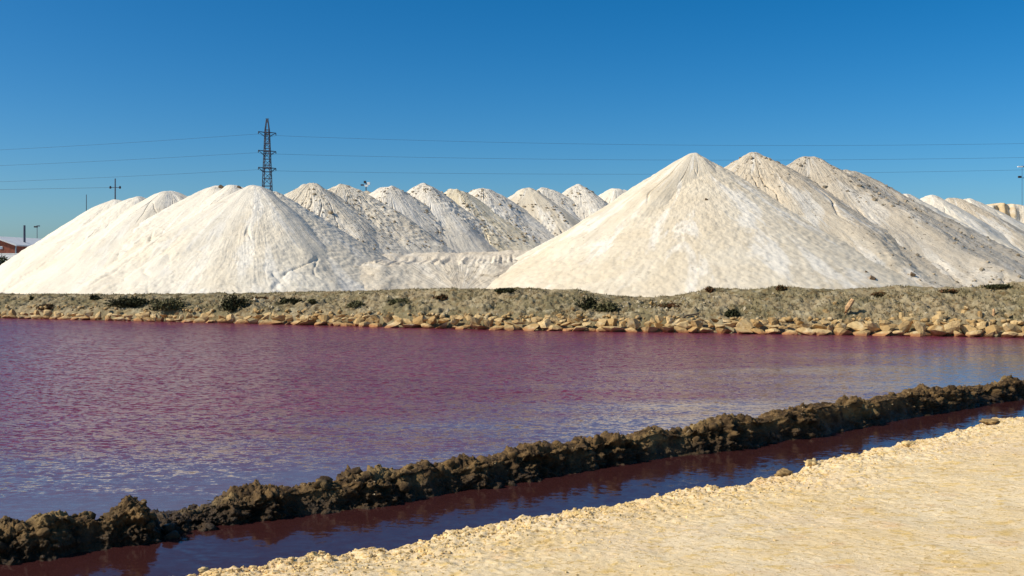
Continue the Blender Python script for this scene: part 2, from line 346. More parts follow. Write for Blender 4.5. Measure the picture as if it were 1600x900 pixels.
# ------------------------------------------------------------------ salt heaps
def heap(name, ax, ay, zt, seed, mat, label, group, slope=33.0, rough=1.0, nth=300, nr=120, tip=.7, knobs=(), zb=.45, clods=0, east=0.0, facet=None):
    t = math.tan(R(slope)); Rm = (zt-zb)/t*1.10+1.5
    # finer angular steps on the camera-facing side
    back = math.atan2(ay, ax); u = np.linspace(0, 2*np.pi, nth, endpoint=False)
    th = back + u - .55*np.sin(u)*-1
    rr = np.concatenate([np.linspace(0.02, 2.2, nr//4, endpoint=False), np.linspace(2.2, Rm, nr-nr//4)])
    TH, RR = np.meshgrid(th, rr, indexing='ij')
    cx, cy = np.cos(TH), np.sin(TH); s = seed*13.7
    x, y = RR*cx, RR*cy
    foot = 1+.10*pn(cx*1.1+s, cy*1.1, 0*cx, seed)+.05*pn(cx*3+s, cy*3, RR*.05, seed+3)
    a0 = facet if facet is not None else R(-78)+.5*math.sin(seed*2.7)
    fa = TH-a0+.10*pn(RR*.22, 0*RR+s, 0*RR, seed+2)
    p_ = 1.42; foot = foot*(np.abs(np.cos(fa))**p_+np.abs(np.sin(fa))**p_)**(1/p_)
    prof = np.sqrt((RR*foot)**2+tip**2)-tip
    t_dir = t+(math.tan(R(slope+east))-t)*sstep(-.45, .55, cx+.25*cy*-1)      # some heaps are steeper on one side
    z = zt-t_dir*prof
    grow = sstep(.3, 5, RR)
    # gullies running down the slope
    K = 15.0
    wob = .9*pn(x*.25, y*.25, z*.25, seed+40)
    rill = ridged(cx*K+s+wob, cy*K+wob, RR*.05, 1.0, 2, seed+5)-.45
    big = fbm(x+s*3, y, z*.6, .16, 3, seed+7)
    ledge = np.maximum(0, ridged(x*.55+s, y*.55-s, z*2.4, .55, 3, seed+11)-.55)
    clod = fbm(x, y+s, z, 1.9, 4, seed+19, .62)
    w = .25+.75*sstep(-.1, .3, pn(cx*1.5+s, cy*1.5, RR*.09, seed+23)+.12)     # weathered sectors
    d = grow*((.05*rill-.11*np.maximum(0, ridged(cx*24+s+wob*2, cy*24+wob*2, RR*.06, 1., 2, seed+8)-.62))*sstep(2, 9, RR)*(.4+.6*w) + .30*big*np.minimum(1, RR/7)) + rough*w*(.16*ledge*grow + .085*clod*(.4+.6*grow))
    # narrow crevices where the crust has parted, winding down the slope
    ck = pn(cx*3.1+s+wob*.5, cy*3.1+wob*.5, RR*.07, seed+29)+.07*pn(x*.5, y*.5, z*.5, seed+30)
    d = d-.24*rough*grow*np.exp(-(ck/.020)**2)*sstep(.10, .3, pn(x*.15+s, y*.15, z*.15, seed+31)+.12)
    d = d+.22*rough*fbm(x+s, y, 0*x, .75, 2, seed+51)*sstep(3.0, .2, RR)
    z = z+d*.92
    x = x+d*.35*cx; y = y+d*.35*cy
    for kx, ky, kh, kr in knobs:
        z = np.maximum(z, zt+kh-np.sqrt((x-kx)**2+(y-ky)**2+.12)*t*.95+.07*clod)
    V = np.stack([x, y, z-zb], -1)
    me = mesh_np(name, V, grid_faces(nth, nr, True), mat)
    ho = link(name, me, None, (ax, ay, zb), label, 'salt heap', group)
    nc = int(clods)
    if nc:
        rg = np.random.RandomState(seed+900)
        pick = (w+.6*pn(x*.25+s, y*.25, z*.25, seed+61) > .45) & (RR > 1.0) & (z > zb+.3) & (cy*ay+cx*ax < .35*np.hypot(ax, ay))
        wt = (RR*pick).ravel(); wt = wt/wt.sum(); ix = rg.choice(len(wt), nc, p=wt)
        P = V.reshape(-1, 3)[ix]
        sz = np.exp(rg.normal(np.log(.075), .55, nc)); sz = np.clip(sz, .03, .30)
        Q = IC1[None]*(1+.25*rg.normal(size=(nc, len(IC1), 1)))*np.array([1, 1, .75])*sz[:, None, None]+P[:, None, :]
        F = (IF1[None]+(np.arange(nc)*len(IC1))[:, None, None]).reshape(-1, 3)
        link('salt_clods', mesh_np('salt_clods', Q.reshape(-1, 3), F, M['clod'], False), ho, kind='stuff')
    return ho
def HP(px, py, D):  p = Wp(px, py, D); return p
GR, GL, GB = 'tall salt heaps on the right', 'white salt heaps on the left', 'row of salt heaps in the middle distance'
spec = [
 # px, py, D, mat, slope, rough, nth, label, group, knobs
 (1085, 239, 90.0, 'salt_cream', 29.6, .6, 620, 'biggest cream salt heap, with a smooth pale left slope, nearest on the right', GR, [(.8, .2, -.35, 1)]),
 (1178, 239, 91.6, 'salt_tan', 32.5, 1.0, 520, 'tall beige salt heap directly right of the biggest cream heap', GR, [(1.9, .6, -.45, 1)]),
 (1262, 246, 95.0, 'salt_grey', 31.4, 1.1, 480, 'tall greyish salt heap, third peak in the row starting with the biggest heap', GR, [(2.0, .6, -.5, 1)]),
 (1324, 265, 98.5, 'salt_grey', 30.8, 1.0, 300, 'lower beige salt peak at the right end of the tall row', GR, []),
 (1390, 300, 128., 'salt_tan', 30.5, .9, 220, 'small tan salt peak just peeping over the long right flank', GB, []),
 (1412, 302, 134., 'salt_white', 30.5, .9, 220, 'small pale salt peak between the peeping tan peak and the white heap', GB, []),
 (1455, 305, 138., 'salt_white', 31.0, .8, 300, 'bright white salt heap beyond the long right flank', GB, []),
 (1490, 309, 143., 'salt_tan', 31.0, .9, 240, 'tan topped salt heap right of the bright white heap', GB, []),
 (1512, 310, 148., 'salt_white', 31.0, .9, 240, 'pale pink salt heap left of the fluted ochre salt wall', GB, []),
 (398, 290, 88.0, 'salt_white', 33.0, .65, 560, 'broad white salt heap in front of the lattice pylon', GL, [(1.5, .8, -.25, 1)]),
 (366, 289, 89.8, 'salt_white', 33.0, .8, 300, 'round topped white salt peak left of the broad heap below the pylon', GL, []),
 (340, 290, 91.5, 'salt_white', 33.0, .8, 460, 'white salt peak with a dark tip, second left of the pylon heap', GL, [(.9, .2, -.1, 1)]),
 (264, 298, 94.7, 'salt_white', 33.0, .5, 460, 'rounded white salt heap between the dark tipped peak and the leftmost heap', GL, [(.9, .3, -.15, 1)]),
 (214, 307, 97.0, 'salt_white', 35.0, .7, 360, 'small white salt peak second from the left edge', GL, []),
 (180, 312, 98.6, 'salt_white', 36.5, .7, 420, 'leftmost white salt heap sloping down to the photo edge', GL, []),
 (428, 302, 94.0, 'salt_white', 33.0, .8, 240, 'small pale salt peak right of the pylon foot', GL, []),
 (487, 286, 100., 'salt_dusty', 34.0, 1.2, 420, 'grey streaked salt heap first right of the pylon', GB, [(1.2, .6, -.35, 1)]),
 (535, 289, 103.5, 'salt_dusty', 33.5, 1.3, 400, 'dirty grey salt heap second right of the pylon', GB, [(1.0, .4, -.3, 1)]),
 (572, 299, 112., 'salt_tan', 33.0, 1., 200, 'small tan salt peak under the floodlight mast', GB, []),
 (607, 291, 108., 'salt_pale', 34.0, 1.3, 400, 'salt heap with a pale pointed top right of the floodlight mast', GB, []),
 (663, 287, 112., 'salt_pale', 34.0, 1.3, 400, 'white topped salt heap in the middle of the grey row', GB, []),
 (712, 295, 116., 'salt_yellow', 33.5, 1.2, 360, 'yellowish salt heap in the middle of the grey row', GB, [(1.0, .4, -.2, 1)]),
 (755, 294, 120., 'salt_pale', 33.5, 1.2, 340, 'narrow grey salt heap right of the yellowish one', GB, [(1.2, .6, -.2, 1)]),
 (825, 293, 124., 'salt_cream', 34.0, 1.1, 340, 'cream tipped salt heap two peaks left of the rightmost row end', GB, []),
 (852, 294, 128., 'salt_pale', 33.5, 1., 260, 'small white salt peak tucked behind the cream tipped heap', GB, []),
 (903, 288, 130., 'salt_pale', 34.0, 1., 320, 'conical white salt heap seen left of the biggest heap', GB, []),
 (962, 294, 136., 'salt_white', 33.5, .9, 240, 'small white salt peak against the left slope of the biggest heap', GB, [(1.2, .4, 0, 1)]),
]
for k, (px, py, D, mat, sl, rg, nth, lab, gr, kn) in enumerate(spec):
    x, y, z = HP(px, py, D)
    heap('salt_heap', x, y, z, k+1, M[mat], lab, gr, sl, rg, nth, int(nth*.42)+30, knobs=kn, tip=(.7, 1.0, 1.4, .85, 1.15)[k % 5], east=9.0 if k == 0 else 0., facet=R(-66) if k == 0 else R(-60) if k in (1, 2) else None, clods=(0 if rg < .95 else 450 if rg < 1.05 else 800) if nth > 250 else 0)

# cut salt terrace in front of the grey row
def terrace():
    xs = np.linspace(-22, 14, 420); nv = 90
    u = xs; s = np.linspace(0, 1, nv)
    U, S = np.meshgrid(u, s, indexing='ij')
    top = np.interp(U, [-22, -20.5, -17.5, -13, -5, -1, 6, 14], [.2, 1.9, 2.9, 3.3, 3.35, 3.5, 3.9, 4.2])+.30*fbm(U, 0*U, 0*U, .33, 5, 5)
    yf = np.interp(U, [-22, 14], [75.5, 84])+.8*fbm(U, 0*U, 0*U, .22, 3, 8)     # foot line
    run = top*1.42
    k = np.clip(S/.72, 0, 1)
    Y = yf+run*k+np.where(S > .72, (S-.72)/.28*14, 0)
    Z = .4+(top-.4)*k+np.where(S > .76, (S-.76)/.24*.7, 0)
    # tooth marks along the lip, and diagonal streaks on the face
    lip = np.exp(-((k-.97)/.07)**2)*(S <= .86)
    Z = Z-.55*lip*np.maximum(0, ridged(U*1.0, 0*U, 0*U, 1.1, 2, 3)-.1)
    diag = ridged(U*.8+Z*1.1, Z*.25, 0*U, .75, 2, 12)-.5
    d = .12*diag+.06*fbm(U, Y, Z, 1.4, 4, 15, .6)+.12*fbm(U, Y, Z*2, .4, 2, 19)
    Y = Y-d*.6; Z = Z+d*.8
    me = mesh_np('salt_terrace', np.stack([U-(-4), Y-80, Z-.4], -1), grid_faces(len(xs), nv)[:, ::-1], M['salt_bench'])
    link('salt_terrace', me, None, (-4, 80, .4), 'low flat topped salt terrace with a notched lip below the grey heaps', 'salt terrace')
terrace()
# fluted ochre salt wall, far right
def fluted():
    n, m = 260, 40
    u = np.linspace(72, 112, n); s = np.linspace(0, 1, m); U, S = np.meshgrid(u, s, indexing='ij')
    top = 3+np.interp(U, [72, 76, 80, 86, 92, 112], [7.5, 9.1, 9.9, 9.2, 9.6, 9.2])+.35*fbm(U, 0*U, 0*U, .6, 3, 3)
    k = np.clip(S/.8, 0, 1)
    foot = 5.5
    face = sstep(0, 1, (k-.45)/.55)
    Z = .4+(foot-.4)*np.clip(k/.45, 0, 1)+(top-foot)*np.clip((k-.45)/.55, 0, 1)
    Y = 158+7.5*np.clip(k/.45, 0, 1)+1.2*np.clip((k-.45)/.55, 0, 1)+np.where(S > .8, (S-.8)/.2*9, 0)
    fl = ridged(U, 0*U, 0*U, .55, 2, 9)-.4
    Y = Y-.9*fl*np.clip((k-.40)/.2, 0, 1)*(S <= .8)+.2*fbm(U, Y, Z, .7, 3, 4)
    me = mesh_np('salt_wall', np.stack([U-90, Y-160, Z-.4], -1), grid_faces(n, m)[:, ::-1], M['salt_ochre'])
    link('salt_wall', me, None, (90, 160, .4), 'ochre salt bank with a steep fluted face at the right edge', 'salt wall')
fluted()

# ------------------------------------------------------------------ far dike, stones, plants
SHX = np.array([-700, -400, -200, 0, 400, 800, 1200, 1600, 1800, 2000, 2300.])
SHY = np.array([482, 488, 492, 497, 506, 516, 522, 527.5, 530, 532, 535.])
CRX = np.array([-700, 0, 150, 300, 420, 500, 560, 640, 720, 800, 850, 900, 960, 1010, 1060, 1090, 1110, 1140, 1180, 1222, 1260, 1310, 1360, 1400, 1450, 1500, 1540, 1570, 1600, 2300.])
CRY = np.array([459, 460, 461, 460, 459, 456, 457, 452, 453, 450, 453, 455, 464, 466, 463, 456, 450, 452, 454, 448, 452, 454, 452, 447, 450, 451, 449, 445, 441, 440.])
SHD = CAMZ*FPX/(SHY-HZ); SHWX = (SHX-800)/FPX*SHD
DN = np.array([.26, .966])                                   # inland direction of the dike
def shore(px):
    D = CAMZ*FPX/(np.interp(px, SHX, SHY)-HZ); return (np.asarray(px)-800)/FPX*D, D
def bank_z(px, v):
    """height of the dike v metres inland from the waterline below photo column px"""
    sx, sd = shore(px)
    crest_v = 4.8
    D = sd+DN[1]*crest_v
    pxc = 800+(sx+DN[0]*crest_v)/D*FPX
    zc = CAMZ-(np.interp(pxc, CRX, CRY)-HZ)/FPX*D
    z0 = -.12+.72*sstep(.35, 1.25, v)
    up = z0+(zc-.6)*np.clip((v-1.0)/(crest_v-1.0), 0, 1)**.85*sstep(.8, 1.8, v)
    z = np.where(v < crest_v, up, zc-(zc-.35)*sstep(crest_v+.5, crest_v+5.5, v))
    return z
def far_bank():
    px = np.linspace(-420, 2100, 1500); v = np.concatenate([np.linspace(-.6, 6, 120), np.linspace(6.2, 11, 16)])
    PX, Vv = np.meshgrid(px, v, indexing='ij'); sx, sd = shore(PX)
    X = sx+DN[0]*Vv; Y = sd+DN[1]*Vv; Z = bank_z(PX, np.maximum(Vv, 0))-np.maximum(0, -Vv)*.6
    live = sstep(.5, 1.6, Vv)*(1-.5*sstep(6, 9, Vv))
    d = .16*fbm(X, Y, 0*X, .45, 3, 71)+.19*fbm(X, Y, 0*X, 1.9, 4, 77, .62)+.07*np.maximum(0, .5-worley(X, Y, 0*X, 2.6, 5))
    d = d*(1-.55*sstep(3.6, 4.8, Vv))                        # keep the crest line
    Z = Z+live*d
    me = mesh_np('bank', np.stack([X, Y, Z], -1), grid_faces(len(px), len(v))[:, ::-1], M['bank'])
    return link('bank', me, kind='structure')
bank = far_bank()
def bank_pt(px, v):
    sx, sd = shore(px); X, Y = float(sx+DN[0]*v), float(sd+DN[1]*v)
    live = float(sstep(.5, 1.6, v))
    d = .16*fbm(X, Y, 0., .45, 3, 71)+.19*fbm(X, Y, 0., 1.9, 4, 77, .62)
    d = d*(1-.55*float(sstep(3.6, 4.8, v)))
    return Vector((X, Y, float(bank_z(px, v))+live*float(d)))
def bank_at(px, py):
    """first point of the dike seen in photo column px, row py"""
    best = None
    for v in np.linspace(.9, 4.8, 60):
        q0 = None
        p = px
        for _ in range(3):                                   # the inland direction slants, so solve for the shore column
            b = bank_pt(p, v); q = 800+b.x/b.y*FPX; p += px-q
        b = bank_pt(p, v); row = HZ-(b.z-CAMZ)/b.y*FPX
        e = abs(row-py)
        if best is None or e < best[0]-.05: best = (e, b)
    return best[1]

def stone_mesh(seed, flat, mat=None, name='stone'):
    r = np.random.RandomState(seed); v = IC2.copy()
    # chip planes give flat faces, then noise
    for _ in range(13):
        n = r.normal(size=3); n /= np.linalg.norm(n); h = r.uniform(.32, .66)
        dd = v@n; v = v-np.maximum(0, dd-h)[:, None]*n
    v = v*(1+.13*fbm(v[:, 0]+seed*3.1, v[:, 1], v[:, 2], 1.3, 3, seed))[:, None]
    v = v/np.abs(v).max(0)*np.array([1, r.uniform(.7, .95), flat])
    return mesh_np(name, v, IF2, mat or M['rock'], False)
stones = [stone_mesh(300+k, f) for k, f in enumerate((.42, .5, .6, .7, .8, .95, .55, .38, .65, .75))]
rev = bpy.data.objects.new('stone_revetment', None); C.objects.link(rev)
rev['label'] = 'long edging of piled yellow brown stones along the far waterline'; rev['category'] = 'stone edging'
rx, ry = shore(800.); rev.location = (float(rx), float(ry), 0)
rng = random.Random(4)
def put_stone(px, v, z, w, mi=None):
    b = shore(px); X, Y = float(b[0]+DN[0]*v), float(b[1]+DN[1]*v)
    o = link('stone', stones[mi if mi is not None else rng.randrange(len(stones))], rev)
    o.location = (X-rev.location.x, Y-rev.location.y, z)
    s = w/2; o.scale = (s*rng.uniform(.9, 1.15), s*rng.uniform(.75, 1.), s*rng.uniform(.85, 1.15))
    o.rotation_euler = (rng.uniform(-.25, .25), rng.uniform(-.3, .3), rng.uniform(-.5, .5)+(math.pi if rng.random() < .5 else 0))
    return o
nst = 0
for row, (v, z, lo, hi, skip) in enumerate(((.08, .08, .50, 1.15, .0), (.34, .33, .42, .88, .02), (.52, .50, .30, .62, .15))):
    px = 1645.
    while px > -35:
        D = float(shore(px)[1]); near = (56-D)/15.0                      # 0 left .. 1 right
        if row == 2 and near < .35 and rng.random() < .8: px -= 12; continue
        w = rng.uniform(lo, hi)*(.66+.38*near); wp = w/D*FPX
        if rng.random() > skip and nst < 300:
            put_stone(px-wp/2, v*(.6+.4*near)+rng.uniform(-.08, .10), (z+rng.uniform(-.05, .06))*(.74+.29*near), w, rng.choice((0, 1, 6, 7, 2)) if row == 0 else None)
            nst += 1
        px -= wp*rng.uniform(.72, .95)
print('stones', nst)
# small filler stones between the big ones
def filler():
    Vs, Fs = [], []; n = 0; r = np.random.RandomState(9)
    for k in range(420):
        px = r.uniform(-250, 1900); v = r.uniform(.75, 1.5); sx, sd = shore(px); s = r.uniform(.05, .15)
        q = IC1*(1+.25*r.normal(size=(len(IC1), 1)))*np.array([1, 1, .7])*s+np.array([sx+DN[0]*v, sd+DN[1]*v, .60+r.uniform(-.06, .04)])
        Vs.append(q); Fs.append(IF1+n); n += len(IC1)
    V = np.concatenate(Vs)-np.array(rev.location)
    link('small_stones', mesh_np('small_stones', V, np.concatenate(Fs), M['rock']), rev, kind='stuff')
filler()

def rubble():
    r = np.random.RandomState(15); n = 420; n0 = len(IC1)
    px = np.concatenate([r.normal(1030, 45, 180), r.uniform(-300, 1950, n-180)]); v = np.concatenate([r.uniform(2.0, 4.2, 180), 1.0+3.8*r.rand(n-180)**1.5])
    P = np.array([bank_pt(a, b)[:] for a, b in zip(px, v)]); sz = np.exp(r.normal(np.log(.045), .45, n))
    V = IC1[None]*(1+.25*r.normal(size=(n, n0, 1)))*sz[:, None, None]+P[:, None, :]
    F = (IF1[None]+(np.arange(n)*n0)[:, None, None]).reshape(-1, 3)
    link('rubble', mesh_np('rubble', V.reshape(-1, 3), F, plain('pale_rubble', (.44, .36, .235), .95, .3, 6), False), bank, kind='stuff')
rubble()
# low dry growth on the dike
def tufts():
    r = np.random.RandomState(21); Vs = []
    N = 16000; px = r.uniform(-420, 2050, N); v = 1.1+4.6*r.rand(N)
    sx, sd = shore(px); X = sx+DN[0]*v; Y = sd+DN[1]*v
    keep = fbm(X, Y, 0*X, .8, 3, 91) > -.08+.18*r.rand(N)
    px, v, X, Y = px[keep], v[keep], X[keep], Y[keep]
    d = .16*fbm(X, Y, 0*X, .45, 3, 71)+.19*fbm(X, Y, 0*X, 1.9, 4, 77, .62)
    Z = bank_z(px, v)+sstep(.5, 1.6, v)*d*(1-.55*sstep(3.6, 4.8, v))-.02
    n = len(X); P = np.stack([X, Y, Z], -1)
    tri = []
    for b in range(4):
        a = r.uniform(0, 6.283, n); h = r.uniform(.03, .13, n); w = r.uniform(.012, .03, n); l = r.uniform(.02, .10, n)
        dx, dy = np.cos(a), np.sin(a); off = np.stack([r.normal(0, .05, n), r.normal(0, .05, n), 0*h], -1)
        A = P+off+np.stack([-dy*w, dx*w, 0*h], -1); B = P+off+np.stack([dy*w, -dx*w, 0*h], -1)
        T = P+off+np.stack([dx*l, dy*l, h], -1)
        tri.append(np.stack([A, B, T], 1))
    V = np.concatenate(tri).reshape(-1, 3)
    link('dry_grass', mesh_np('dry_grass', V, np.arange(len(V)).reshape(-1, 3), M['straw'], False), kind='stuff',
         label='short dry grass and herbs covering the far dike', cat='grass')
tufts()

def leaf_cloud(r, cen, rad, n, size, flat=1.0):
    """n leaf quads spread through lumpy clumps of an ellipsoid"""
    k = max(5, n//60); cl = r.normal(size=(k, 3)); cl /= np.linalg.norm(cl, axis=1)[:, None]
    cl = cl*r.uniform(.25, .85, (k, 1)); cl[:, 2] = np.abs(cl[:, 2])*flat
    p = cl[r.randint(0, k, n)]+r.normal(0, .20, (n, 3))
    p = np.asarray(cen)+p*np.asarray(rad); p[:, 2] = np.maximum(p[:, 2], .01)
    a = r.normal(size=(n, 3)); a /= np.linalg.norm(a, axis=1)[:, None]
    b = np.cross(a, r.normal(size=(n, 3))); b /= np.linalg.norm(b, axis=1)[:, None]
    s = size*r.uniform(.6, 1.4, (n, 1)); L = a*s; Wd = b*s*.45
    V = np.stack([p-L, p+Wd, p+L, p-Wd], 1).reshape(-1, 3)
    return V, np.arange(4*n).reshape(-1, 4)
def shrub(px, py, wpx, hpx, mat, label, seed, n=420):
    g = bank_at(px, py); D = g.y; w = wpx/FPX*D; h = hpx/FPX*D; r = np.random.RandomState(seed)
    e = link('shrub', None, None, g-Vector((0, 0, .04)), label, 'shrub', 'low shrubs on the far dike')
    m = MB()
    for q in range(9):
        a = r.uniform(0, 6.28); l = r.uniform(.4, .9)
        tip = (math.cos(a)*w*.5*l, math.sin(a)*w*.35*l, h*r.uniform(.5, 1.15))
        m.tube([(0, 0, 0), (tip[0]*.5+.03, tip[1]*.5, tip[2]*.6), tip], [.018, .012, .004], 4)
    link('stem', m.me('stem', M['bark']), e)
    V, F = leaf_cloud(r, (0, 0, h*.15), (w*.55, w*.36, h*.85), n, .075)
    link('foliage', mesh_np('foliage', V, F, mat, False), e)
SH = [
 (72, 483, 26, 8, 'leaf_rust', 'small rusty green shrub nearest the left edge of the dike'),
 (50, 467, 6, 5, 'leaf_dark', 'tiny dark tuft on the dike crest near the left edge'),
 (148, 467, 18, 7, 'leaf_dark', 'small dark shrub on the dike crest below the leftmost heap'),
 (203, 478, 62, 14, 'leaf_dark', 'wide low dark shrub left of the long green one'),
 (262, 482, 58, 17, 'leaf_olive', 'long low green shrub left of the tallest bush'),
 (366, 485, 46, 25, 'leaf_dark', 'tallest dark bush with bare twigs on the left part of the dike'),
 (405, 470, 26, 8, 'leaf_rust', 'thin brownish shrub just right of the tallest bush'),
 (455, 474, 32, 10, 'leaf_dark', 'low dark shrub below the right foot of the broad white heap'),
 (487, 474, 16, 7, 'leaf_olive', 'small olive shrub below the start of the salt terrace'),
 (552, 478, 30, 10, 'leaf_olive', 'olive shrub below the left end of the salt terrace'),
 (622, 476, 40, 12, 'leaf_olive', 'olive brown shrub below the middle of the salt terrace'),
 (690, 468, 24, 8, 'leaf_rust', 'brown shrub below the right end of the salt terrace'),
 (790, 455, 34, 5, 'leaf_dark', 'dark mat of growth on the crest at the left foot of the biggest heap'),
 (918, 484, 34, 22, 'leaf_dark', 'dark ragged shrub in the hollow of the dike'),
 (948, 486, 40, 14, 'leaf_olive', 'low olive shrub spreading right of the dark ragged one'),
 (1050, 477, 40, 4, 'leaf_rust', 'reddish low growth on the slope right of the hollow'),
 (1110, 455, 16, 8, 'leaf_rust', 'brown clump on the crest below the peak of the biggest heap'),
 (1145, 491, 20, 10, 'leaf_dark', 'small dark star shaped plant low on the dike'),
 (1222, 452, 14, 7, 'leaf_rust', 'brown clump on the crest below the second tall heap'),
 (1380, 460, 34, 4, 'leaf_rust', 'brown low growth on the crest right of the leaning stake'),
 (1484, 456, 30, 4, 'leaf_rust', 'brown low growth on the crest near the right end'),
 (1560, 448, 40, 4, 'leaf_dark', 'dark low growth on the crest at the right edge'),
]
for k, (px, py, w, h, mt, lab) in enumerate(SH): shrub(px, py, w, h, M[mt], lab, 500+k, int(260+w*26))

def stake(px, py, tx, ty, rad, mat, label, name='wooden_stake', cat='stake', dy=0.):
    g = bank_at(px, py); D = g.y; b = Vector(Wp(tx, ty, D+dy))-g
    m = MB().tube([(0, 0, -.15)-b*.0 if False else Vector((0, 0, -.15)), b*.35+Vector((.01, 0, .01)), b*.75, b], [rad*1.05, rad, rad*.92, rad*.8], 7)
    link(name, m.me(name, mat, False), None, g, label, cat)
stake(1319, 490, 1333, 468, .12, M['wood'], 'thick weathered wooden stake leaning right on the dike slope')
stake(1505, 487, 1511, 480, .13, M['rock'], 'short stubby stone block tilted right on the dike slope', 'stone_block', 'stone')
stake(1531, 492, 1531, 486, .10, M['rock'], 'short upright stone stub between the tilted block and the thin post', 'stone_block', 'stone')
stake(1552, 493, 1553, 482, .055, M['wood'], 'thin upright wooden post near the right end of the dike')
stake(1409, 496, 1409, 488, .13, M['rock'], 'squat upright stone above the edging right of the leaning stake', 'stone_block', 'stone')
stake(1425, 496, 1424, 490, .12, M['rock'], 'small dark sided stone beside the squat upright stone', 'stone_block', 'stone')
stake(194, 482, 208, 472, .03, M['greywood'], 'thin bleached stick poking up among the dark shrubs', 'stick', 'stick')
stake(175, 484, 200, 482, .03, M['greywood'], 'pale stick lying flat left of the poking stick', 'stick', 'stick')
stake(303, 487, 312, 482, .025, M['wood'], 'brown stick lying on the slope left of the tallest bush', 'stick', 'stick')
stake(699, 497, 728, 492, .07, M['darkwood'], 'dark log lying above the stone edging', 'log', 'log')
stake(1062, 496, 1092, 490, .04, M['darkwood'], 'dark stick lying on stony slope right of the hollow', 'stick', 'stick')
# loose stones lying on the slope
LS = [(285, 483, 9, 'white loose stone left of the tallest bush'), (240, 484, 8, 'pale loose stone below the wide dark shrub'),
 (895, 483, 10, 'pale stone beside the dark ragged shrub'), (905, 490, 12, 'tan stone below the dark ragged shrub'),
 (1018, 476, 9, 'pale stone on the rubbly patch right of the hollow'), (1034, 473, 10, 'upper pale stone on the rubbly patch'),
 (1050, 472, 9, 'right hand pale stone on the rubbly patch'), (1006, 484, 11, 'low pale stone on the rubbly patch'),
 (1292, 486, 12, 'tan stone left of the leaning stake'), (1304, 474, 9, 'small stone high on the slope by the leaning stake'),
 (1470, 489, 16, 'flat stone left of the tilted block'), (1575, 492, 14, 'rusty stone right of the thin post'),
 (1470, 499, 26, 'broad flat tan slab above the stone edging')]
for k, (px, py, w, lab) in enumerate(LS):
    g = bank_at(px, py); s = w/FPX*g.y/2
    o = link('loose_stone', stones[k % len(stones)], None, g+Vector((0, 0, s*.25)), lab, 'stone', 'loose stones on the dike slope')
    o.scale = (s, s, s); o.rotation_euler = (rng.uniform(-.3, .3), 0, rng.uniform(0, 6))
# dark lumps on the salt flank
clodm = stone_mesh(411, .8, plain('dirty_salt_lump', (.22, .15, .09), .9, .4, 3), 'salt_lump')
def ray_heap(px, py):
    dg = bpy.context.evaluated_depsgraph_get(); d = Vector(((px-800)/FPX, 1, -(py-HZ)/FPX)).normalized()
    hit, loc, *_ = sc.ray_cast(dg, Vector((0, 0, CAMZ)), d); return loc
bpy.context.view_layer.update()
for px, py, w, lab in ((1362, 436, 15, 'dark lump of dirty salt low on the grey right flank'), (1425, 430, 13, 'brown lump of dirty salt right of the dark lump'),
                       (1103, 312, 7, 'small dark lump on the crest line of the biggest heap'), (1353, 425, 6, 'small dark lump above the larger dark lump'), (345, 293, 11, 'dark lump at the tip of the second salt peak left of the pylon'), (373, 293, 8, 'dark lump beside the tip of the round white peak left of the pylon')):
    p = ray_heap(px, py); s = w/FPX*p.y/2
    o = link('salt_lump', clodm, None, p, lab, 'salt lump', 'dark lumps on the salt flanks'); o.scale = (s, s, s*1.1)

# ------------------------------------------------------------------ mud ridge in the near water
RB = [(-400, 960), (-150, 915), (0, 888), (100, 872), (200, 858), (250, 848), (300, 836), (400, 816), (520, 804), (620, 789), (700, 775), (860, 750),
      (1000, 724), (1100, 711), (1200, 697), (1300, 679), (1420, 656), (1500, 641), (1600, 624), (1750, 603), (1950, 582)]
RT = [(-400, 850), (-150, 825), (0, 816), (30, 806), (60, 796), (90, 789), (125, 786), (150, 797), (170, 794), (185, 782), (205, 777), (222, 781), (233, 806), (246, 814), (260, 800), (330, 776),
      (450, 752), (560, 738), (600, 725), (645, 712), (700, 716), (760, 706), (860, 690), (980, 672), (1010, 660), (1040, 668), (1150, 644), (1200, 640), (1270, 623), (1330, 620),
      (1400, 608), (1500, 600), (1600, 588), (1750, 571), (1950, 553)]
rbx, rby = np.array(RB, float).T; rtx, rty = np.array(RT, float).T
rbD = CAMZ*FPX/(rby-HZ); rbX = (rbx-800)/FPX*rbD
RN = np.array([-.53, .85])
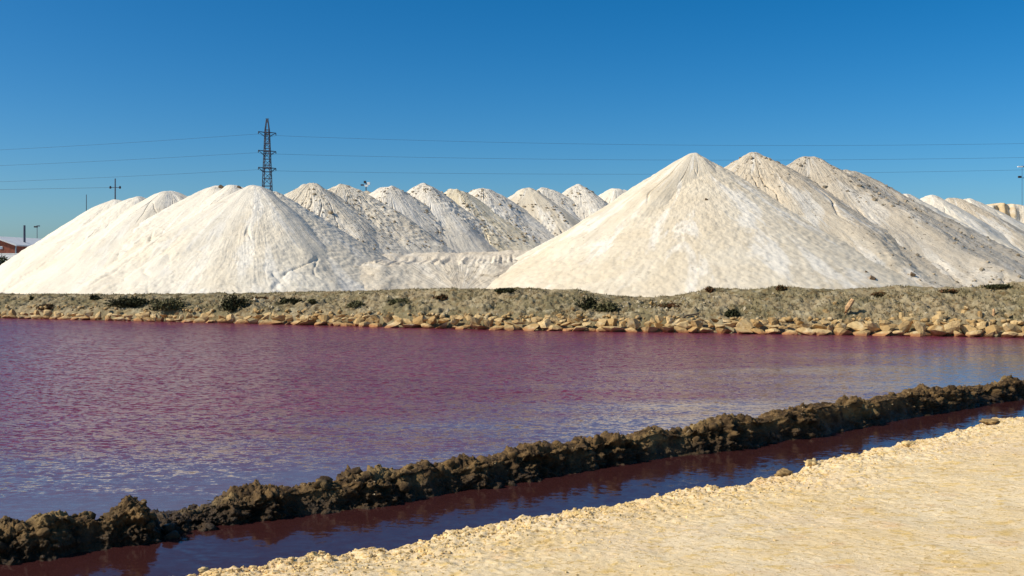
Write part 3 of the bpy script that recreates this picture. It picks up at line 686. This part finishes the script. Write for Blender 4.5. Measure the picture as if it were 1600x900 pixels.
def ridge():
    n, m = 1500, 84
    px = np.linspace(-380, 1930, n); fr = np.linspace(0, 1, n)
    bD = CAMZ*FPX/(np.interp(px, rbx, rby)-HZ); bX = (px-800)/FPX*bD
    cw = .55                                                  # crest distance from the near waterline
    cD = bD+RN[1]*cw; cX = bX+RN[0]*cw; cpx = 800+cX/cD*FPX
    zc = CAMZ-(np.interp(cpx, rtx, rty)-HZ)/FPX*cD
    s = np.linspace(0, 1, m)
    prof_v = np.interp(s, [0, .12, .50, .68, .85, 1], [-.10, .02, .20, .46, .95, 1.6])
    prof_z = np.interp(s, [0, .12, .50, .68, .85, 1], [-.25, .03, .90, 1.0, .62, -.35])
    k = np.ones(5)/5; prof_v[2:-2] = np.convolve(prof_v, k, 'valid'); prof_z[2:-2] = np.convolve(prof_z, k, 'valid')
    Vv = prof_v[None, :]+0*px[:, None]; Z = np.where(prof_z > 0, prof_z[None, :]*zc[:, None], prof_z[None, :]*.5)
    X = bX[:, None]+RN[0]*Vv; Y = bD[:, None]+RN[1]*Vv
    # bulky clods: push out along the section normal
    nv = np.gradient(prof_z)*.5; nz = np.gradient(prof_v); L = np.hypot(nv, nz)+1e-6; nv, nz = -nv/L, nz/L
    w1 = .62-worley(X, Y, Z, 3.2, 3); w2 = .62-worley(X, Y, Z, 8.0, 4); w3 = .6-worley(X, Y, Z, 19., 8)
    jag = ridged(X, Y, Z*.6, 2.4, 4, 35)-.5
    lumps = .035*w1+.035*w2+.03*w3+.07*jag+.12*fbm(X, Y, Z, 1.0, 3, 33)+.10*fbm(X, Y, Z*1.3, 4.5, 5, 37, .68)
    keep = sstep(0, .2, s)[None, :]
    vary = .45+1.1*sstep(-.35, .35, fbm(px, 0*px, 0*px, .011, 2, 63))       # broken, slumped and smoother stretches
    lumps = (lumps*vary[:, None]-.105)*keep+(.07*fbm(px, 0*px, 0*px, .02, 3, 65))[:, None]*keep
    X = X+lumps*nv[None, :]*RN[0]; Y = Y+lumps*nv[None, :]*RN[1]; Z = Z+lumps*nz[None, :]*.75
    me = mesh_np('mud_bank', np.stack([X, Y, Z], -1), grid_faces(n, m)[:, ::-1], M['mud'])
    return link('mud_bank', me, kind='structure')
mud = ridge()
bpy.context.view_layer.update()
def clod_mesh(seed, mat, name):
    v = IC2*(1+.35*fbm(IC2[:, 0]+seed, IC2[:, 1], IC2[:, 2], 1.6, 3, seed, .6))[:, None]*np.array([1, .85, .75])
    return mesh_np(name, v, IF2, mat, True)
mclods = [clod_mesh(700+k, M['mud'], 'mud_clod') for k in range(5)]
dg = bpy.context.evaluated_depsgraph_get()
def drop(x, y, obj=None):
    hit, loc, nrm, i, o, mt = sc.ray_cast(dg, Vector((x, y, 6)), Vector((0, 0, -1)))
    return loc
r = np.random.RandomState(77)
for k in range(110):                                          # clods one can pick out along crest and near face
    px = r.uniform(-20, 1640); bD = CAMZ*FPX/(np.interp(px, rbx, rby)-HZ); v = r.choice([r.uniform(.02, .4), r.uniform(.35, .85)])
    x, y = (px-800)/FPX*bD+RN[0]*v, bD+RN[1]*v
    p = drop(x, y); s = r.uniform(.035, .095)
    o = link('mud_clod', mclods[k % 5], mud, p); o.scale = (s*r.uniform(.9, 1.4), s, s*r.uniform(.7, 1.1)); o.rotation_euler = (r.uniform(-.5, .5), r.uniform(-.5, .5), r.uniform(0, 6.3))
def crumbs(N, spots, mat, name, parent, smin, smax, seed):
    r = np.random.RandomState(seed); base = IC1; n0 = len(base)
    P = np.array(spots); s = np.exp(r.uniform(np.log(smin), np.log(smax), len(P)))
    jit = 1+.28*r.normal(size=(len(P), n0, 1)); a = r.uniform(0, 6.283, len(P)); ca, sa = np.cos(a), np.sin(a)
    V = base[None]*jit*np.array([1, .8, .65]); V = np.stack([V[..., 0]*ca[:, None]-V[..., 1]*sa[:, None], V[..., 0]*sa[:, None]+V[..., 1]*ca[:, None], V[..., 2]], -1)
    V = V*s[:, None, None]+P[:, None, :]
    F = (IF1[None]+(np.arange(len(P))*n0)[:, None, None]).reshape(-1, 3)
    return link(name, mesh_np(name, V.reshape(-1, 3), F, mat, False), parent, kind='stuff')
sp = []
for k in range(6000):
    px = r.uniform(-300, 1850); bD = CAMZ*FPX/(np.interp(px, rbx, rby)-HZ); v = r.uniform(-.02, .95)
    x, y = (px-800)/FPX*bD+RN[0]*v, bD+RN[1]*v; p = drop(x, y)
    if p.z > .02: sp.append((p.x, p.y, p.z))
crumbs(0, sp, M['mud'], 'mud_crumbs', mud, .008, .035, 5)

# ------------------------------------------------------------------ sandy near shore
SE = [(-900, 1130), (-400, 1030), (0, 955), (300, 899), (420, 884), (560, 858), (640, 848), (700, 834), (780, 815), (860, 803), (960, 788), (1060, 768), (1150, 757), (1205, 746), (1240, 741), (1265, 722),
      (1330, 712), (1400, 694), (1450, 685), (1500, 672), (1545, 657), (1600, 653), (1750, 630), (1950, 606), (2200, 585), (2600, 560)]
sex, sey = np.array(SE, float).T
SN = np.array([.50, -.866])
sD0 = (CAMZ-.10)*FPX/(sey-HZ); sX0 = (sex-800)/FPX*sD0
tt = np.concatenate([[0], np.cumsum(np.hypot(np.diff(sX0), np.diff(sD0)))])
def sand_h(X, Y, v):
    base = np.interp(v, [-.5, -.12, 0, .12, .5, 2, 5, 9, 14, 60], [-.35, -.06, .075, .12, .16, .27, .50, 1.0, 1.35, 1.5])
    edge = np.exp(-np.maximum(0, v)/.75)
    d = (.05*edge+.012)*fbm(X, Y, 0*X, 2.2, 3, 44) + edge*.06*(.55-worley(X, Y, 0*X, 7.5, 6)) + (.007+.032*edge)*fbm(X, Y, 0*X, 13, 3, 46, .6) + .018*fbm(X, Y, 0*X, .6, 2, 48)
    return base+d*sstep(-.5, -.05, v)
def sand():
    n = 1500; T = np.linspace(0, tt[-1], n)
    T = np.interp(np.linspace(0, 1, n), [0, .12, .86, 1], [0, np.interp(0, sex, tt), np.interp(1700, sex, tt), tt[-1]])
    ex, ey = np.interp(T, tt, sX0), np.interp(T, tt, sD0)
    wob = .10*fbm(T, 0*T, 0*T, 1.1, 4, 13, .6); ex = ex+SN[0]*wob; ey = ey+SN[1]*wob
    v = np.concatenate([np.linspace(-.5, 1.2, 70), 1.2+np.linspace(.03, 1, 120)**1.7*5.2, np.array([7, 8, 10, 13, 18, 25, 40, 60.])])
    E, Vv = np.meshgrid(ex, v, indexing='ij'); N = np.meshgrid(ey, v, indexing='ij')[0]
    X = E+SN[0]*Vv; Y = N+SN[1]*Vv
    Z = sand_h(X, Y, Vv)
    link('sand_shore', mesh_np('sand_shore', np.stack([X, Y, Z], -1), grid_faces(n, len(v)), M['sand']), kind='structure')
sand()
bpy.context.view_layer.update(); dg = bpy.context.evaluated_depsgraph_get()
sp = []
for k in range(9000):
    px = r.uniform(150, 1800); t0 = np.interp(px, sex, tt); v = r.exponential(.42)
    if v > 5: continue
    x, y = np.interp(t0, tt, sX0)+SN[0]*v, np.interp(t0, tt, sD0)+SN[1]*v; p = drop(x, y)
    if p.z > .04: sp.append((p.x, p.y, p.z))
crumbs(0, sp, M['crumb'], 'sand_crumbs', None, .006, .026, 6)['label'] = 'loose crumbs of sand and straw along the shore edge'
sp = []
for k in range(5000):
    X_, Y_ = r.uniform(-3, 14), r.uniform(7.5, 22); p = drop(X_, Y_)
    if p.z > .15 and p.z < 1.2 and abs(p.z) < 1.2: sp.append((p.x, p.y, p.z))
crumbs(0, sp, M['sand'], 'sand_pebbles', None, .004, .014, 8)['label'] = 'small pebbles strewn over the sandy shore'
def rough_clod(seed, mat, name):
    v = IC3*(1+.55*fbm(IC3[:, 0]+seed, IC3[:, 1], IC3[:, 2], 1.7, 4, seed, .65)+.25*(.5-worley(IC3[:, 0], IC3[:, 1], IC3[:, 2], 3, seed)))[:, None]
    return mesh_np(name, v, IF3, mat, True)
dry_clods = [rough_clod(780+k, M['mud_dry'], 'mud_clod') for k in range(2)]
sand_clods = [rough_clod(760+k, M['crumb'], 'sand_clod') for k in range(3)]
def shore_clod(px, py, w, mat_mesh, lab, name, cat, squash=.6):
    loc = ray_heap(px, py); s = w/FPX*loc.y/2
    o = link(name, mat_mesh, None, loc+Vector((0, 0, s*.15)), lab, cat); o.scale = (s, s*.7, s*squash); o.rotation_euler = (0, 0, .4)
shore_clod(1226, 743, 30, dry_clods[0], 'dark brown mud clod lying at the sandy water edge', 'mud_clod', 'clod', .45)
shore_clod(1268, 727, 22, sand_clods[0], 'pale sandy lump on the shore edge just right of the dark clod', 'sand_clod', 'clod', .7)
shore_clod(1548, 661, 34, dry_clods[1], 'long brown clump of mud on the sand edge near the right border', 'mud_clod', 'clod', .22)
shore_clod(1420, 696, 24, sand_clods[1], 'ochre lump on the sand edge left of the long brown clump', 'sand_clod', 'clod', .35)
shore_clod(318, 893, 16, sand_clods[2], 'pale lump at the lowest left tip of the sand', 'sand_clod', 'clod', .6)

# ------------------------------------------------------------------ pylon, cables, poles
PD = 225.0; K = PD/FPX
def pylon():
    bx = (417.5-800)*K; zt = CAMZ+(HZ-186)*K; e = link('lattice_pylon', None, None, (bx, PD, .55),
        'tall steel lattice pylon with three pairs of arms behind the white heaps', 'pylon')
    H = zt-.55
    def half(z): return np.interp(z, [0, H*.42, H*.93, H], [1.75, 1.06, .42, .14])
    lv = [0]
    while lv[-1] < H*.93: lv.append(lv[-1]+max(1.0, half(lv[-1])*2*.95))
    lv = [l*(H*.93)/lv[-1] for l in lv]+[H]
    cor = [(-1, -1), (1, -1), (1, 1), (-1, 1)]
    for sx, sy in cor:
        m = MB()
        for a, b in zip(lv[:-1], lv[1:]): m.bar((sx*half(a), sy*half(a), a), (sx*half(b), sy*half(b), b), .16)
        link('leg', m.me('leg', M['steel']), e)
    for f in range(4):
        m = MB(); c0, c1 = cor[f], cor[(f+1) % 4]
        for i, (a, b) in enumerate(zip(lv[:-1], lv[1:])):
            p, q = (c0, c1) if i % 2 == 0 else (c1, c0)
            m.bar((p[0]*half(a), p[1]*half(a), a), (q[0]*half(b), q[1]*half(b), b), .10)
            m.bar((c0[0]*half(b), c0[1]*half(b), b), (c1[0]*half(b), c1[1]*half(b), b), .10)
        link('bracing', m.me('bracing', M['steel']), e)
    tips = []
    for py in (207, 236, 262.5):
        z = CAMZ+(HZ-py)*K-.55
        for s in (-1, 1):
            hw = half(z); tx = s*1.6; ty = s*1.4
            m = MB()
            for sy in (-1, 1):
                m.bar((s*hw, sy*hw, z), (tx, ty, z+.05), .13); m.bar((s*hw, sy*hw, z-1.0*s*-1 if s < 0 else z-.9), (tx, ty, z+.03), .09)
            a = link('cross_arm', m.me('cross_arm', M['steel']), e)
            i = MB().tube([(tx, ty, z), (tx, ty, z-.25), (tx, ty, z-.5)], [.05, .11, .06], 6); link('insulator', i.me('insulator', M['insul']), a)
            tips.append((bx+tx, PD+ty, z+.55-.5))
        m = MB(); hw = half(z)
        for a, b in (((-hw, -hw), (hw, -hw)), ((hw, -hw), (hw, hw)), ((hw, hw), (-hw, hw)), ((-hw, hw), (-hw, -hw))): m.bar((*a, z), (*b, z), .22)
        link('frame_ring', m.me('frame_ring', M['steel']), e)
    m = MB().bar((-.35, 0, H+.06), (.35, 0, H+.06), .12); link('top_bar', m.me('top_bar', M['steel']), e)
    return tips
tips = pylon()
names = ('topmost', 'middle', 'lowest')
for i, ((la, lb), (ra, rb_)) in enumerate((((207, 234), (226, 223)), ((236, 258), (249, 245)), ((262.5, 283), (270.5, 264.5)))):
    L, Rt = tips[2*i], tips[2*i+1]; pts = []
    s1 = ((lb-la)*K)/(405*K)*1.12; span = 340.
    for k in range(40, 0, -1):
        d = span*k/40; pts.append((L[0]-d, PD-1.6, L[2]-s1*d+s1/span*d*d))
    pts.append(L); pts.append((L[0]*.5+Rt[0]*.5, PD-.1, L[2]-.6)); pts.append(Rt)
    x0 = Rt[0]; xa = (1180-800)*K; xb = (1600-800)*K; za = CAMZ+(HZ-ra)*K; zb_ = CAMZ+(HZ-rb_)*K
    cf = np.polyfit([x0, xa, xb], [Rt[2], za, zb_], 2)
    for k in range(1, 41):
        x = x0+(xb*1.35-x0)*k/40; pts.append((x, PD+1.6, float(np.polyval(cf, x))))
    link('power_line', MB().tube([Vector(p)-Vector(L) for p in pts], .022, 5).me('power_line', M['wire']), None, L,
         f'{names[i]} overhead power cable strung from the lattice pylon', 'cable', 'cables on the lattice pylon')
def cross_pole(px, top, D, arm_py, armw, label, rad=.11, arms=True, cable=False):
    k = D/FPX; x = (px-800)*k; zt = CAMZ+(HZ-top)*k-.55
    e = link('utility_pole', None, None, (x, D, .55), label, 'utility pole')
    link('shaft', MB().tube([(0, 0, -.2), (0, 0, zt*.5), (0, 0, zt)], [rad*1.3, rad*1.1, rad*.8], 7).me('shaft', M['steel']), e)
    za = CAMZ+(HZ-arm_py)*k-.55
    if arms:
        link('cross_arm', MB().bar((-armw*k, 0, za), (armw*k, 0, za), .09).me('cross_arm', M['steel']), e)
        for s in (-1, 1):
            link('insulator', MB().tube([(s*armw*k, 0, za-.18), (s*armw*k, 0, za+.02), (s*armw*k, 0, za+.22)], [.10, .17, .09], 7).me('insulator', M['insul']), e)
    return Vector((x, D, za+.55)), k
p, k = cross_pole(180, 279, 150., 293, 7.5, 'wooden pole with crossarm and two insulators above the leftmost heap')
pts = [(p.x-7*k-120*q/24, 150, p.z-.02*120*q/24*1.0+.00008*(120*q/24)**2) for q in range(24, -1, -1)]
link('power_line', MB().tube([Vector(q)-p for q in pts], .018, 5).me('power_line', M['wire']), None, p, 'low thin cable running left from the crossarm pole', 'cable')
cross_pole(135, 304, 260., 310, 3, 'faint distant pole between the crossarm pole and the lamp post', .10, False)
# lamp post and floodlight mast
def mast(name, px, top, D, heads, label, cat, rad=.10):
    k = D/FPX; x = (px-800)*k; zt = CAMZ+(HZ-top)*k-.55
    e = link(name, None, None, (x, D, .55), label, cat)
    link('shaft', MB().tube([(0, 0, -.2), (0, 0, zt*.5), (0, 0, zt)], [rad*1.4, rad*1.1, rad*.8], 7).me('shaft', M['steel']), e)
    for hx, hz, w, h, mt in heads:
        q = MB().bar((0, 0, zt+hz-.05), (hx, 0, zt+hz), .07); link('bracket', q.me('bracket', M['steel']), e)
        link('lamp_head', MB().box(hx-w/2, hx+w/2, -.25, .25, zt+hz-h/2, zt+hz+h/2).me('lamp_head', M[mt]), e)
mast('lamp_post', 58, 354, 200., [(-.25, -.05, .55, .28, 'dark'), (.22, .12, .45, .2, 'steel')], 'thin lamp post with a flat head beside the far buildings', 'lamp post', .07)
mast('floodlight_mast', 572, 285, 165., [(-.18, .05, .34, .38, 'dark'), (.42, -.18, .42, .40, 'white_paint'), (-.62, -.42, .45, .25, 'steel'), (.05, -.55, .5, .3, 'white_paint')], 'floodlight mast with several lamp heads peeping over the grey heaps', 'floodlight mast')
mast('lattice_mast', 1597, 258, 260., [(-.6, -3.0, .7, .5, 'dark'), (-.5, -.4, 1.2, .25, 'white_paint'), (.9, -3.2, .7, .4, 'dark'), (.9, -.4, 1.2, .25, 'steel')], 'thin distant mast at the right edge of the photo', 'mast', .05)

# ------------------------------------------------------------------ buildings and trees, far left
BD = 180.; kb = BD/FPX
def bx(px): return (px-800)*kb
def bz(py): return CAMZ+(HZ-py)*kb
def building():
    e = link('brick_shed', None, None, (bx(0), BD, .55), 'red brown shed with a gable and white roof at the left edge', 'building')
    o = Vector((bx(0), BD, .55))
    def L(x, y, z): return Vector((x, y, z))-o
    xl, xr, ap = bx(-46), bx(24.5), bx(-11); ze, za = bz(383.5), bz(371)
    m = MB(); m.poly([L(xl, BD, .55), L(xr, BD, .55), L(xr, BD, ze), L(ap, BD, za), L(xl, BD, ze)])
    m.poly([L(xr, BD, .55), L(xr, BD+20, .55), L(xr, BD+20, ze), L(xr, BD, ze)]); m.poly([L(xl, BD+20, .55), L(xl, BD, .55), L(xl, BD, ze), L(xl, BD+20, ze)])
    m.poly([L(xr, BD+20, .55), L(xl, BD+20, .55), L(xl, BD+20, ze), L(ap, BD+20, za), L(xr, BD+20, ze)])
    link('wall', m.me('wall', M['brick']), e)
    for side, x1 in ((-1, xl), (1, xr)):
        n = (za-ze); th = .22; ov = .35*side
        m = MB(); a0, a1 = L(ap, BD-.5, za+.03), L(ap, BD+20.4, za+.03); zz = ze-.12
        b0, b1 = L(x1+ov, BD-.5, zz), L(x1+ov, BD+20.4, zz); up = Vector((0, 0, th))
        vs = [a0, b0, b1, a1]; n0 = len(m.v); m.v += vs+[q+up for q in vs]
        m.f += [(0,1,2,3), (7,6,5,4), (0,4,5,1), (1,5,6,2), (2,6,7,3), (3,7,4,0)]
        link('roof', m.me('roof', M['white_paint']), e)
    for px, py, w, h in ((1.5, 387, 5, 4.5), (-22, 387, 5, 4.5)):
        w_ = link('window', MB().box(bx(px-w/2)-o.x, bx(px+w/2)-o.x, -.08, .1, bz(py+h/2)-.55, bz(py-h/2)-.55).me('window', M['white_paint']), e)
        link('pane', MB().box(bx(px-w/2+.8)-o.x, bx(px+w/2-.8)-o.x, -.10, -.05, bz(py+h/2-.8)-.55, bz(py-h/2+.8)-.55).me('pane', plain('pale_window', (.45, .5, .55), .2, .1)), w_)
    link('downpipe', MB().tube([(bx(25.2)-o.x, -.1, 0), (bx(25.2)-o.x, -.1, 2), (bx(25.2)-o.x, -.1, ze-.6)], .12, 6).me('downpipe', plain('blue_grey_pipe', (.25, .32, .36), .5, .1)), e)
    cx = bx(12.8)-o.x
    link('flue', MB().tube([(cx, 6, bz(377)-.55-1.2), (cx, 6, bz(362)-.55), (cx, 6, bz(350)-.55)], [.22, .2, .19], 8).me('flue', M['steel']), e)
building()
def hall():
    D = 196.; k = D/FPX; X = lambda px: (px-800)*k; Zz = lambda py: CAMZ+(HZ-py)*k
    o = Vector((X(50), D, .55)); e = link('long_hall', None, None, o, 'long hall with a white sheet roof behind the leftmost heap', 'building')
    xl, xr = X(26.5), X(150); ze, zr = Zz(383.2), Zz(373)
    m = MB().box(xl-o.x, xr-o.x, 1.6, 14, 0, ze-.55-.05); link('wall', m.me('wall', M['brick']), e)
    m = MB().box(X(27.5)-o.x, X(32)-o.x, 1.5, 1.62, 0, ze-.75); link('door', m.me('door', M['dark']), e)
    for i, px in enumerate((40, 52, 64, 76)):
        link('window', MB().box(X(px)-o.x, X(px+4)-o.x, 1.5, 1.7, ze-.55-1.3, ze-.55-.7).me('window', M['dark']), e)
    m = MB(); zl, zh = ze-.55, zr-.55
    vs = [(X(-40)-o.x, 0, zl), (xr-o.x+1, 0, zl), (xr-o.x+1, 8, zh), (X(-40)-o.x, 8, zh), (xr-o.x+1, 16, zl), (X(-40)-o.x, 16, zl)]
    m.v = [Vector(q) for q in vs]+[Vector(q)+Vector((0, 0, .16)) for q in vs]
    m.f = [(3,2,1,0), (5,4,2,3), (6,7,8,9), (9,8,10,11), (0,1,7,6), (1,2,8,7), (2,4,10,8), (4,5,11,10), (5,3,9,11), (3,0,6,9)]
    link('roof', m.me('roof', M['white_paint']), e)
hall()
m = MB().box(-12, 3.4, 0, .3, 0, bz(397)-.55); m.box(-12.1, 3.5, -.05, .35, bz(397)-.55, bz(396.2)-.55)
link('boundary_wall', m.me('boundary_wall', M['white_paint']), None, (bx(0)*.97, BD-6, .55), 'white boundary wall in front of the red brown shed', 'wall')
def tree(px, top, wpx, D, label, seed):
    k = D/FPX; x = (px-800)*k; h = CAMZ+(HZ-top)*k-.55; w = wpx*k; r = np.random.RandomState(seed)
    e = link('tree', None, None, (x, D, .55), label, 'tree', 'dark trees in front of the far shed')
    m = MB().tube([(0, 0, -.1), (.05, 0, h*.3), (-.05, .05, h*.62)], [.16, .12, .06], 7)
    for q in range(6):
        a = q*1.05+r.uniform(-.3, .3); m.tube([(0, 0, h*.28), (math.cos(a)*w*.2, math.sin(a)*w*.2, h*.5), (math.cos(a)*w*.36, math.sin(a)*w*.36, h*.74)], [.07, .05, .02], 5)
    link('trunk', m.me('trunk', M['bark']), e)
    V, F = leaf_cloud(r, (0, 0, h*.42), (w*.52, w*.5, h*.52), 2600, .13); link('crown', mesh_np('crown', V, F, M['leaf_tree'], False), e)
tree(2, 399, 26, 150., 'dark round tree cut by the left edge below the shed', 61)
tree(16, 403, 20, 146., 'dark tree touching the slope of the leftmost heap', 62)
